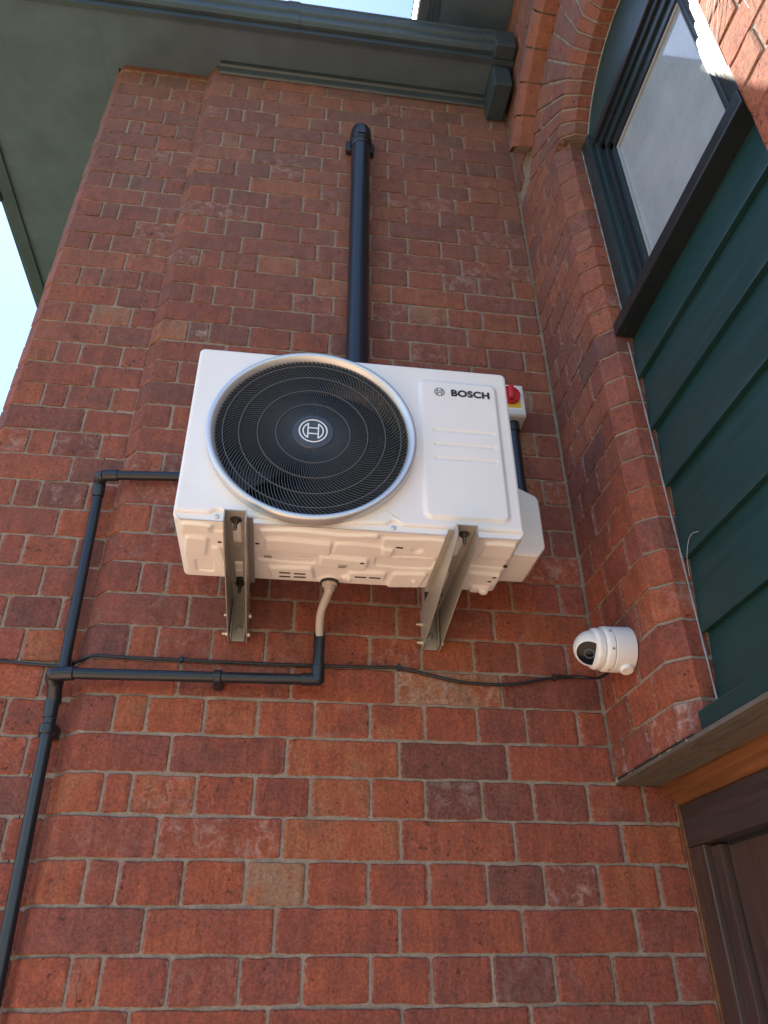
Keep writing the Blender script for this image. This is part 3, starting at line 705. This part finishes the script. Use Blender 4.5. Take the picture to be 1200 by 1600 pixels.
# base pan seen from below: pressed steel with raised and sunk areas
pads = [(-0.315, -0.255, -0.350, -0.315, 0.004), (-0.315, -0.27, -0.30, -0.225, 0.0045), (-0.262, -0.235, -0.345, -0.322, -0.004), (-0.30, -0.262, -0.205, -0.15, -0.0035), (-0.255, -0.235, -0.262, -0.15, 0.004),
        (-0.165, 0.07, -0.348, -0.328, 0.004), (-0.155, -0.02, -0.312, -0.262, 0.0055), (-0.018, 0.105, -0.308, -0.262, 0.004), (-0.17, -0.05, -0.245, -0.212, -0.0045), (-0.042, 0.06, -0.252, -0.205, 0.006), (-0.145, -0.05, -0.198, -0.145, 0.005),
        (0.024, 0.105, -0.192, -0.152, 0.005), (0.075, 0.20, -0.255, -0.215, -0.005), (0.115, 0.19, -0.20, -0.135, 0.005), (0.08, 0.215, -0.345, -0.275, 0.0035), (0.285, 0.352, -0.345, -0.285, 0.005), (0.265, 0.35, -0.272, -0.235, -0.004), (0.275, 0.355, -0.22, -0.17, 0.005), (0.30, 0.345, -0.16, -0.13, 0.006), (-0.33, -0.26, -0.142, -0.128, -0.003)]
pads += [(-0.05 + 0.0, 0.06, -0.322, -0.317, 0.0025), (0.10, 0.20, -0.265, -0.260, 0.003), (-0.24, -0.172, -0.200, -0.195, 0.003), (-0.24, -0.172, -0.165, -0.160, 0.003), (0.115, 0.20, -0.128, -0.125, 0.002)]
bumps = [(0.154, -0.301, 0.014, -0.004), (0.168, -0.17, 0.006, 0.004), (-0.014, -0.140, 0.03, 0.004), (0.02, -0.16, 0.012, 0.005), (0.33, -0.145, 0.014, 0.006)]
def pan_h(x, y):
    h = 0.0
    for q, (x0, x1, y0, y1, a) in enumerate(pads):
        k_ = (0.0, 0.12, -0.10, 0.0, -0.15, 0.0)[q % 6]; xs = x + k_*(y-(y0+y1)/2); ys = y + 0.03*math.sin(x*37+q)*0.1
        h += a*(1-sm(-0.0038, 0.0020, sdf_rr(xs, ys, x0, x1, y0, y1, 0.008)))
    for bx, by, r, a in bumps: h += a*(1-sm(r*0.45, r, math.hypot(x-bx, y-by)))
    return h*1.35
nx_, ny_ = 300, 110; vs = []
pxa, pxb, pya, pyb = X0+0.003, X1-0.003, YF+0.004, YB-0.001
for j in range(ny_+1):
    for i in range(nx_+1):
        x = pxa + (pxb-pxa)*i/nx_; y = pya + (pyb-pya)*j/ny_
        # rounded back corners
        d = sdf_rr(x, y, pxa, pxb, pya-0.08, pyb+0.0, 0.035); h = pan_h(x, y); edge = 0.010*sm(-0.012, 0.0, d)
        vs.append((x, y, Z0 - 0.004 - h + edge))
pan = MB(); fs = []
for j in range(ny_):
    for i in range(nx_):
        x = pxa + (pxb-pxa)*(i+0.5)/nx_; y = pya + (pyb-pya)*(j+0.5)/ny_
        fs.append((j*(nx_+1)+i, (j+1)*(nx_+1)+i, (j+1)*(nx_+1)+i+1, j*(nx_+1)+i+1))
pan.add(vs, fs); basepan = pan.build('base_pan', M['white'], ac, 80, recalc=False)
sl = MB()
def slot(x0, x1, y, wd=0.0024):  # solid black piece, slightly proud, painting the darkness of an open slot
    z = Z0-0.004-max(pan_h((x0+x1)/2, y), pan_h(x0, y), pan_h(x1, y))
    MB().loops([[(x0-wd*0 + dx, y+dy, z-0.0006) for dx, dy in ((0, -wd), (x1-x0, -wd), (x1-x0+wd*0.6, 0), (x1-x0, wd), (0, wd), (-wd*0.6, 0))], [(x0 + dx, y+dy, z+0.003) for dx, dy in ((0, -wd), (x1-x0, -wd), (x1-x0+wd*0.6, 0), (x1-x0, wd), (0, wd), (-wd*0.6, 0))]]).build('vent_slot_shade', M['dark'], basepan)
for a, b, y in ((-0.123, -0.101, -0.176), (-0.092, -0.069, -0.175), (-0.123, -0.101, -0.159), (-0.092, -0.068, -0.160), (0.039, 0.062, -0.175), (0.070, 0.093, -0.175), (0.109, 0.122, -0.309)): slot(a, b, y, 0.0026)
for x, y in ((-0.17, -0.283), (0.047, -0.24), (0.354, -0.246), (0.339, -0.207), (0.333, -0.188), (-0.245, -0.28)): slot(x-0.003, x+0.003, y, 0.0028)
for x, y in ((-0.149, -0.226), (0.006, -0.226)):
    z = Z0-0.004-pan_h(x, y); MB().bbox(x-0.008, x+0.008, y-0.005, y+0.005, z-0.004, z+0.002, 0.001).build('clip', M['galv'], basepan)
z = Z0-0.004-pan_h(-0.075, -0.229); MB().box(-0.080, -0.0715, -0.2375, -0.2205, z-0.0006, z+0.003).build('blue_tab', paint('blue_label', (0.12, 0.22, 0.45), 0.4, 0.05), basepan)
# valve cover on the right side
vc = [(0.3637, -0.215, 1.045), (0.3637, -0.215, 0.835), (0.444, -0.215, 0.835), (0.462, -0.215, 0.858), (0.4615, -0.215, 0.985), (0.455, -0.215, 0.997)]
bm = bmesh.new()
f0 = [bm.verts.new(v) for v in vc]; f1 = [bm.verts.new((v[0], -0.085, v[2])) for v in vc]
bm.faces.new(f0); bm.faces.new(f1[::-1])
for i in range(6): bm.faces.new((f0[i], f1[i], f1[(i+1) % 6], f0[(i+1) % 6]))
bmesh.ops.bevel(bm, geom=bm.edges[:], offset=0.005, segments=3, profile=0.5, affect='EDGES')
MB().bm(bm).build('valve_cover', M['white2'], ac, 40); bm.free()

# ------------------------------------------------------------------ wall brackets
def bracket(xc, label, side):
    t = thing('wall_bracket', (xc, 0, 0.70), label, 'bracket', 'steel brackets under the air conditioner')
    hw = 0.0190; zt = 0.7825; th = 0.0022
    # arm web with two long slots
    wb = MB(); ya, yb_ = -0.412, -0.004
    sl_ = [(-0.375, -0.285), (-0.215, -0.105)]
    wb.box(xc-hw, xc-0.008, ya, yb_, zt-th, zt); wb.box(xc+0.008, xc+hw, ya, yb_, zt-th, zt)
    ys = [ya] + [v for s in sl_ for v in s] + [yb_]
    for a, b in zip(ys[0::2], ys[1::2]): wb.box(xc-0.008, xc+0.008, a, b, zt-th, zt)
    wb.build('arm', M['galv'], t)
    for s in (-1, 1):
        x0 = xc + s*hw; xa, xb = (x0-th, x0) if s < 0 else (x0, x0+th)
        poly = [(-0.413, zt), (-0.413, 0.757), (-0.385, 0.7465), (-0.02, 0.686), (-0.004, 0.686), (-0.004, zt)]
        MB().prism(poly, 'x', xa, xb).build('flange', M['galv'], t)
        xo = (xa-0.011, xa-0.0003) if s < 0 else (xb+0.0003, xb+0.011)
        if s == side: MB().box(xo[0], xo[1], -0.39, -0.12, zt-0.002, zt).build('stiffener', M['galv'], t)
    # upright against the wall
    up = MB(); up.box(xc-0.0160, xc+0.0160, -0.0055, -0.0035, 0.689, 1.06); up.build('upright', M['galv'], t)
    for s in (-1, 1):
        xa = xc + s*0.0160
        MB().box(min(xa, xa-s*0.002), max(xa, xa-s*0.002), -0.036, -0.0057, 0.689, 1.06).build('upright_flange', M['galv'], t)
        for zz in (0.699, 0.744):
            bl = MB(); x0 = xc + s*(hw+0.0024)
            bl.lathe([(0.0066, 0), (0.0066, 0.005), (0.0055, 0.006), (0.0034, 0.006), (0.0032, 0.0065 if s > 0 else 0.013), (0.0, 0.0065 if s > 0 else 0.013)], (x0, -0.022, zz), (s, 0, 0), 6).build('bolt', M['steel'], t)
    MB().lathe([(0.0085, 0), (0.0085, 0.0015), (0.0058, 0.0018), (0.0058, 0.006), (0.003, 0.006), (0.003, 0.014), (0, 0.014)], (xc, -0.0057, 0.722), (0, -1, 0), 8).build('anchor_bolt', M['steel'], t)
    for y in (-0.381, -0.112):
        MB().lathe([(0.0115, 0), (0.0115, 0.0016), (0.0066, 0.0017), (0.0066, 0.007), (0.0038, 0.0072), (0.0038, 0.022), (0.0028, 0.0235), (0, 0.0235)], (xc, y, zt-th-0.0002), (0, 0, -1), 12).build('foot_bolt', M['oldbolt'], t, 30)
    MB().cyl((xc, -0.112, zt), (xc, -0.112, 0.7995), 0.014, 18).build('rubber_foot', M['rubber'], t, 40)
    return t
bracket(-0.2085, 'galvanised bracket under the fan end of the white unit, seen nearly straight on', 1)
bracket(0.2325, 'galvanised bracket under the lettered panel, showing its deep slanting flange', -1)

# ------------------------------------------------------------------ drain hose, waste pipe, downpipe
zh = Z0-0.004-pan_h(-0.014, -0.139)
t = thing('drain_hose', (-0.016, -0.14, 0.70), 'pale translucent drain hose hanging from the underside of the unit', 'hose')
MB().tube([(-0.014, -0.1385, zh-0.002), (-0.014, -0.1375, zh-0.018), (-0.019, -0.118, 0.752), (-0.027, -0.085, 0.735), (-0.0285, -0.062, 0.716), (-0.027, -0.052, 0.690)], 0.0092, 16, 5).build('tube', M['hose'], t, 60)
MB().lathe([(0.017, 0), (0.017, 0.004), (0.0135, 0.006), (0.0115, 0.016), (0.0, 0.016)], (-0.014, -0.139, zh-0.0032), (0, 0, -1), 24).build('spigot', M['hose'], t, 40)
MB().lathe([(0.0205, 0), (0.0205, 0.005), (0.0, 0.005)], (-0.014, -0.139, zh+0.002), (0, 0, -1), 24).build('washer', M['rubber'], t, 40)

pr = 0.0118
t = thing('waste_pipe', (-0.575, 0.02, -1.55), 'black plastic waste pipe with branch running down the left wall', 'pipe')
MB().cyl((-0.268, -0.021, 1.121), (-0.572, -0.021, 1.103), pr, 24).build('pipe', M['pipe'], t, 40)
MB().cyl((-0.5865, 0.014, 1.098), (-0.5735, 0.018, 0.60), pr, 24).build('pipe', M['pipe'], t, 40)
MB().cyl((-0.5765, 0.004, 0.60), (-0.551, 0.018, -0.35), pr+0.0008, 24).build('pipe', M['pipe'], t, 40)
MB().cyl((-0.566, -0.042, 0.586), (-0.022, -0.042, 0.5935), pr, 24).build('pipe', M['pipe'], t, 40)
MB().cyl((-0.0265, -0.046, 0.592), (-0.0270, -0.0475, 0.703), 0.0125, 24).build('pipe', M['pipe'], t, 40)
# fittings
e = MB(); e.cyl((-0.575, -0.018, 1.1033), (-0.538, -0.0205, 1.1055), 0.0145, 24); e.cyl((-0.5868, 0.006, 1.104), (-0.5855, 0.0125, 1.06), 0.0145, 24)
e.tube([(-0.572, -0.017, 1.1035), (-0.583, -0.010, 1.1035), (-0.5868, 0.004, 1.098)], 0.0143, 20, 4); e.build('elbow', M['pipe'], t, 40)
e = MB(); e.cyl((-0.5785, -0.036, 0.5855), (-0.532, -0.042, 0.5868), 0.0148, 24); e.cyl((-0.5748, -0.016, 0.575), (-0.5738, 0.008, 0.535), 0.0148, 24)
e.tube([(-0.566, -0.039, 0.586), (-0.578, -0.030, 0.584), (-0.576, -0.016, 0.572)], 0.0147, 20, 4)
e.lathe([(0.0148, 0), (0.013, 0.006), (0.008, 0.010), (0.0, 0.012)], (-0.577, -0.036, 0.5855), (-1, 0, 0), 24); e.build('tee', M['pipe'], t, 40)
MB().cyl((-0.576, 0.001, 0.545), (-0.5752, 0.004, 0.505), 0.0138, 24).build('coupling', M['pipe'], t, 40)
e = MB(); e.cyl((-0.062, -0.042, 0.593), (-0.020, -0.043, 0.5937), 0.0140, 24); e.cyl((-0.0268, -0.0445, 0.586), (-0.0268, -0.0455, 0.624), 0.0143, 24)
e.lathe([(0.014, 0), (0.012, 0.006), (0.006, 0.010), (0, 0.011)], (-0.024, -0.043, 0.5935), (1, 0, 0), 20); e.build('elbow', M['pipe'], t, 40)
def clip(a, b, wall_y, r=0.0155, n='clip'):
    a = Vector(a); b = Vector(b); mb = MB().cyl(a, b, r, 24)
    m_ = (a+b)/2; d = (b-a); hx = abs(d.x)/2 + 0.002; hz = abs(d.z)/2 + 0.002
    if abs(d.x) > abs(d.z): mb.bbox(m_.x-hx, m_.x+hx, m_.y, wall_y, m_.z-0.016, m_.z+0.016, 0.0015)
    else: mb.bbox(m_.x-0.0165, m_.x+0.0165, m_.y, wall_y, m_.z-hz, m_.z+hz, 0.0015)
    mb.build(n, M['pipe'], t, 40)
clip((-0.2475, -0.042, 0.5905), (-0.2315, -0.042, 0.5907), -0.001)
clip((-0.5745, 0.0045, 0.492), (-0.574, 0.0052, 0.472), 0.044, 0.0165)

t = thing('downpipe', (0.0475, -0.045, 1.1), 'black vertical pipe rising behind the air conditioner towards the eaves', 'pipe')
dr = 0.0325
MB().cyl((0.0475, -0.045, 1.05), (0.0475, -0.045, 2.60), dr, 40).build('pipe', M['pipe'], t, 40)
MB().lathe([(dr+0.001, 0), (dr+0.0035, 0.003), (dr+0.0035, 0.07), (dr+0.0028, 0.100), (dr+0.0005, 0.107), (dr-0.006, 0.112), (dr-0.016, 0.1145), (0.0, 0.115)], (0.0475, -0.045, 2.565), (0, 0, 1), 40).build('end_cap', M['pipe'], t, 40)
cb = MB().cyl((0.0475, -0.045, 2.585), (0.0475, -0.045, 2.635), dr+0.0065, 40); cb.bbox(0.0475-0.051, 0.0475+0.051, -0.026, -0.001, 2.585, 2.640, 0.006); cb.build('pipe_bracket', M['pipe'], t, 40)
MB().bbox(0.033, 0.062, -0.0875, -0.0835, 2.602, 2.618, 0.0015).build('badge', M['pipe'], t)

# ------------------------------------------------------------------ isolator switch and trunking
t = thing('isolator_switch', (0.469, -0.04, 1.36), 'pale grey isolator switch box with red rotary knob beside the unit', 'switch')
bx = MB().bbox(0.420, 0.5175, -0.072, -0.001, 1.358, 1.470, 0.004, 3).build('box', M['swgrey'], t, 40)
MB().bbox(0.4225, 0.515, -0.0752, -0.0722, 1.3605, 1.4675, 0.0014).build('lid', M['white2'], t, 40)
MB().bbox(0.4355, 0.508, -0.0766, -0.0753, 1.3765, 1.461, 0.0006).build('face_plate', M['white2'], t)
MB().bbox(0.4405, 0.5075, -0.0768, -0.0753, 1.3635, 1.3748, 0.0008).build('label_plate', M['swgrey'], t)
MB().bbox(0.4405, 0.503, -0.0774, -0.0767, 1.3835, 1.440, 0.0003).build('yellow_plate', M['yellow'], t)
kn = MB().lathe([(0.0290, 0), (0.0290, 0.010), (0.0275, 0.012), (0.024, 0.012), (0.0235, 0.009), (0.0, 0.009)], (0.473, -0.0776, 1.4235), (0, -1, 0), 40).build('knob', M['red'], t, 40)
MB().bbox(0.4655, 0.4805, -0.103, -0.0866, 1.4005, 1.4465, 0.004, 3).build('grip', M['red'], kn, 40)
MB().lathe([(0.0105, 0), (0.0105, 0.018), (0.009, 0.02), (0, 0.02)], (0.4225, -0.045, 1.3575+0.02), (-1, 0, -0.2), 24).build('gland', M['swgrey'], t, 40)
t = thing('black_conduit', (0.475, -0.03, 1.05), 'black flexible conduit dropping from the isolator behind the valve cover', 'conduit')
MB().tube([(0.486, -0.038, 1.357), (0.486, -0.038, 1.30), (0.486, -0.038, 1.22), (0.487, -0.038, 1.14), (0.493, -0.042, 1.075), (0.500, -0.052, 1.02), (0.490, -0.07, 0.955), (0.470, -0.083, 0.92)], 0.0155, 20, 5).build('conduit_tube', M['pipe'], t, 50)
MB().cyl((0.486, -0.038, 1.357), (0.486, -0.038, 1.325), 0.019, 24).build('gland', M['pipe'], t, 40)

# ------------------------------------------------------------------ security camera and cable
cx, cy, cz = XC, -0.172, 0.640
t = thing('security_camera', (XC, cy, cz), 'white turret security camera with dark lens on the brick return wall', 'camera')
MB().lathe([(0.049, 0), (0.0495, 0.002), (0.0485, 0.043), (0.047, 0.0445), (0.0, 0.0445)], (cx-0.0015, cy, cz), (-1, 0, 0), 56).build('junction_box', M['white2'], t, 40)
col = MB().lathe([(0.046, 0), (0.0485, 0.0012), (0.0485, 0.012), (0.0465, 0.0165), (0.044, 0.018), (0.0, 0.018)], (cx-0.0472, cy, cz), (-1, 0, 0), 56).build('collar', M['white2'], t, 40)
for a in (150, 200, 265):
    a = math.radians(a); MB().lathe([(0.0026, 0), (0.0026, 0.0006), (0.0, 0.0006)], (cx-0.054, cy+0.0483*math.cos(a), cz+0.0483*math.sin(a)), (0, math.cos(a), math.sin(a)), 12).build('screw', M['steel'], col)
MB().lathe([(0.0405, 0), (0.0435, 0.002), (0.0445, 0.012), (0.0435, 0.016), (0.039, 0.0195), (0.0, 0.0195)], (cx-0.0658, cy, cz), (-1, 0, 0), 56).build('shell_ring', M['white2'], t, 40)
bc = Vector((cx-0.083, cy, cz)); br = 0.0385; ey = Vector((-0.50, -0.60, -0.72)).normalized()
ball = MB().lathe([(br*math.sin(math.pi*(1-i/28)), -br*math.cos(math.pi*(1-i/28))*-1) for i in range(0, 21)], bc, ey, 48, True, False)
ball.build('eyeball', M['white2'], t, 60)
a0 = math.pi*(1-20/28)
hh = br*math.cos(a0); rr = br*math.sin(a0)
MB().lathe([(rr+0.0003, hh-0.0006), (rr-0.001, hh+0.0015), (rr-0.0025, hh+0.0018), (rr-0.0028, hh-0.0005)], bc, ey, 48, False, False).build('lens_rim', M['white2'], t, 50)
MB().lathe([(rr-0.002, hh-0.001), (rr*0.6, hh+0.0016), (0.0, hh+0.0028)], bc, ey, 40, False, True).build('lens_window', M['lens'], t, 60)
MB().lathe([(0.0115, hh+0.0022), (0.0115, hh+0.0042), (0.0095, hh+0.0046), (0.0088, hh+0.0036), (0.0, hh+0.0034)], bc, ey, 28, False, True).build('lens', M['cap'], t, 40)
MB().lathe([(0.0080, hh+0.0038), (0.005, hh+0.0052), (0.0, hh+0.0058)], bc, ey, 24, False, True).build('lens_glass', M['lens'], t, 60)
MB().lathe([(0.0145, 0), (0.0145, 0.006), (0.0125, 0.0085), (0.004, 0.0085), (0.004, 0.007), (0.0, 0.007)], (cx-0.018, cy-0.012, cz-0.0455), (0, -0.35, -1), 28).build('conduit_plug', M['white2'], t, 40)

t = thing('black_cable', (-0.1, -0.01, 0.63), 'thin black cable clipped across the bricks to the security camera', 'cable')
pts = [(-0.9125, 0.40, 0.640), (-0.9125, 0.20, 0.640), (-0.9125, 0.110, 0.640), (-0.905, 0.074, 0.639), (-0.880, 0.042, 0.638), (-0.84, 0.0385, 0.637), (-0.715, 0.0385, 0.636), (-0.64, 0.0385, 0.632), (-0.590, 0.0385, 0.631), (-0.567, 0.036, 0.632), (-0.545, 0.018, 0.637), (-0.520, -0.004, 0.640), (-0.50, -0.006, 0.641), (-0.42, -0.006, 0.6395), (-0.318, -0.006, 0.639), (-0.163, -0.006, 0.638), (-0.021, -0.006, 0.639), (0.09, -0.006, 0.6405), (0.155, -0.006, 0.642),
       (0.185, -0.007, 0.637), (0.211, -0.007, 0.631), (0.255, -0.008, 0.621), (0.299, -0.009, 0.613), (0.350, -0.010, 0.610), (0.403, -0.011, 0.610), (0.450, -0.010, 0.617), (0.496, -0.009, 0.628), (0.545, -0.008, 0.635), (0.574, -0.009, 0.637), (0.595, -0.022, 0.631), (0.606, -0.062, 0.617), (0.607, -0.105, 0.612), (0.607, -0.125, 0.618)]
cab = MB().tube(pts, 0.0036, 8, 4).build('cable', M['cable'], t, 60)
for x, z in ((-0.325, 0.639), (0.157, 0.6415), (0.522, 0.632), (-0.565, 0.632)):
    yw = -0.001 if x > -0.55 else 0.04
    MB().bbox(x-0.0035, x+0.0035, yw-0.0125 if x > -0.5 else yw-0.016, yw, z-0.0055, z+0.0085, 0.0015).build('cable_clip', M['cable'], t)

# ------------------------------------------------------------------ spider silk
t = thing('spider_web', (XC-0.004, -1.08, 1.62), 'pale spider silk radiating over the sunlit bricks of the near jamb', 'web')
c0 = Vector((XC-0.004, -1.075, 1.66)); sw = MB()
for i in range(22):
    a = math.radians(200 + 140*i/21 + R.uniform(-3, 3)); l = R.uniform(0.06, 0.20)
    q = c0 + Vector((0.001, l*math.cos(a), l*math.sin(a))); m_ = (c0+q)/2 + Vector((-0.004, R.uniform(-.004, .004), R.uniform(-.004, .004)))
    sw.tube([c0, m_, q], 0.00028, 4, 4)
sw.build('silk', M['web'], t)
t = thing('silk_thread', (0.70, -0.42, 0.70), 'pale curled thread of silk caught on the green boards', 'web')
MB().tube([(0.698, -0.362, 0.725), (0.697, -0.372, 0.765), (0.697, -0.392, 0.792), (0.697, -0.410, 0.797), (0.698, -0.430, 0.790)], 0.0003, 5, 6).build('silk', M['web'], t)
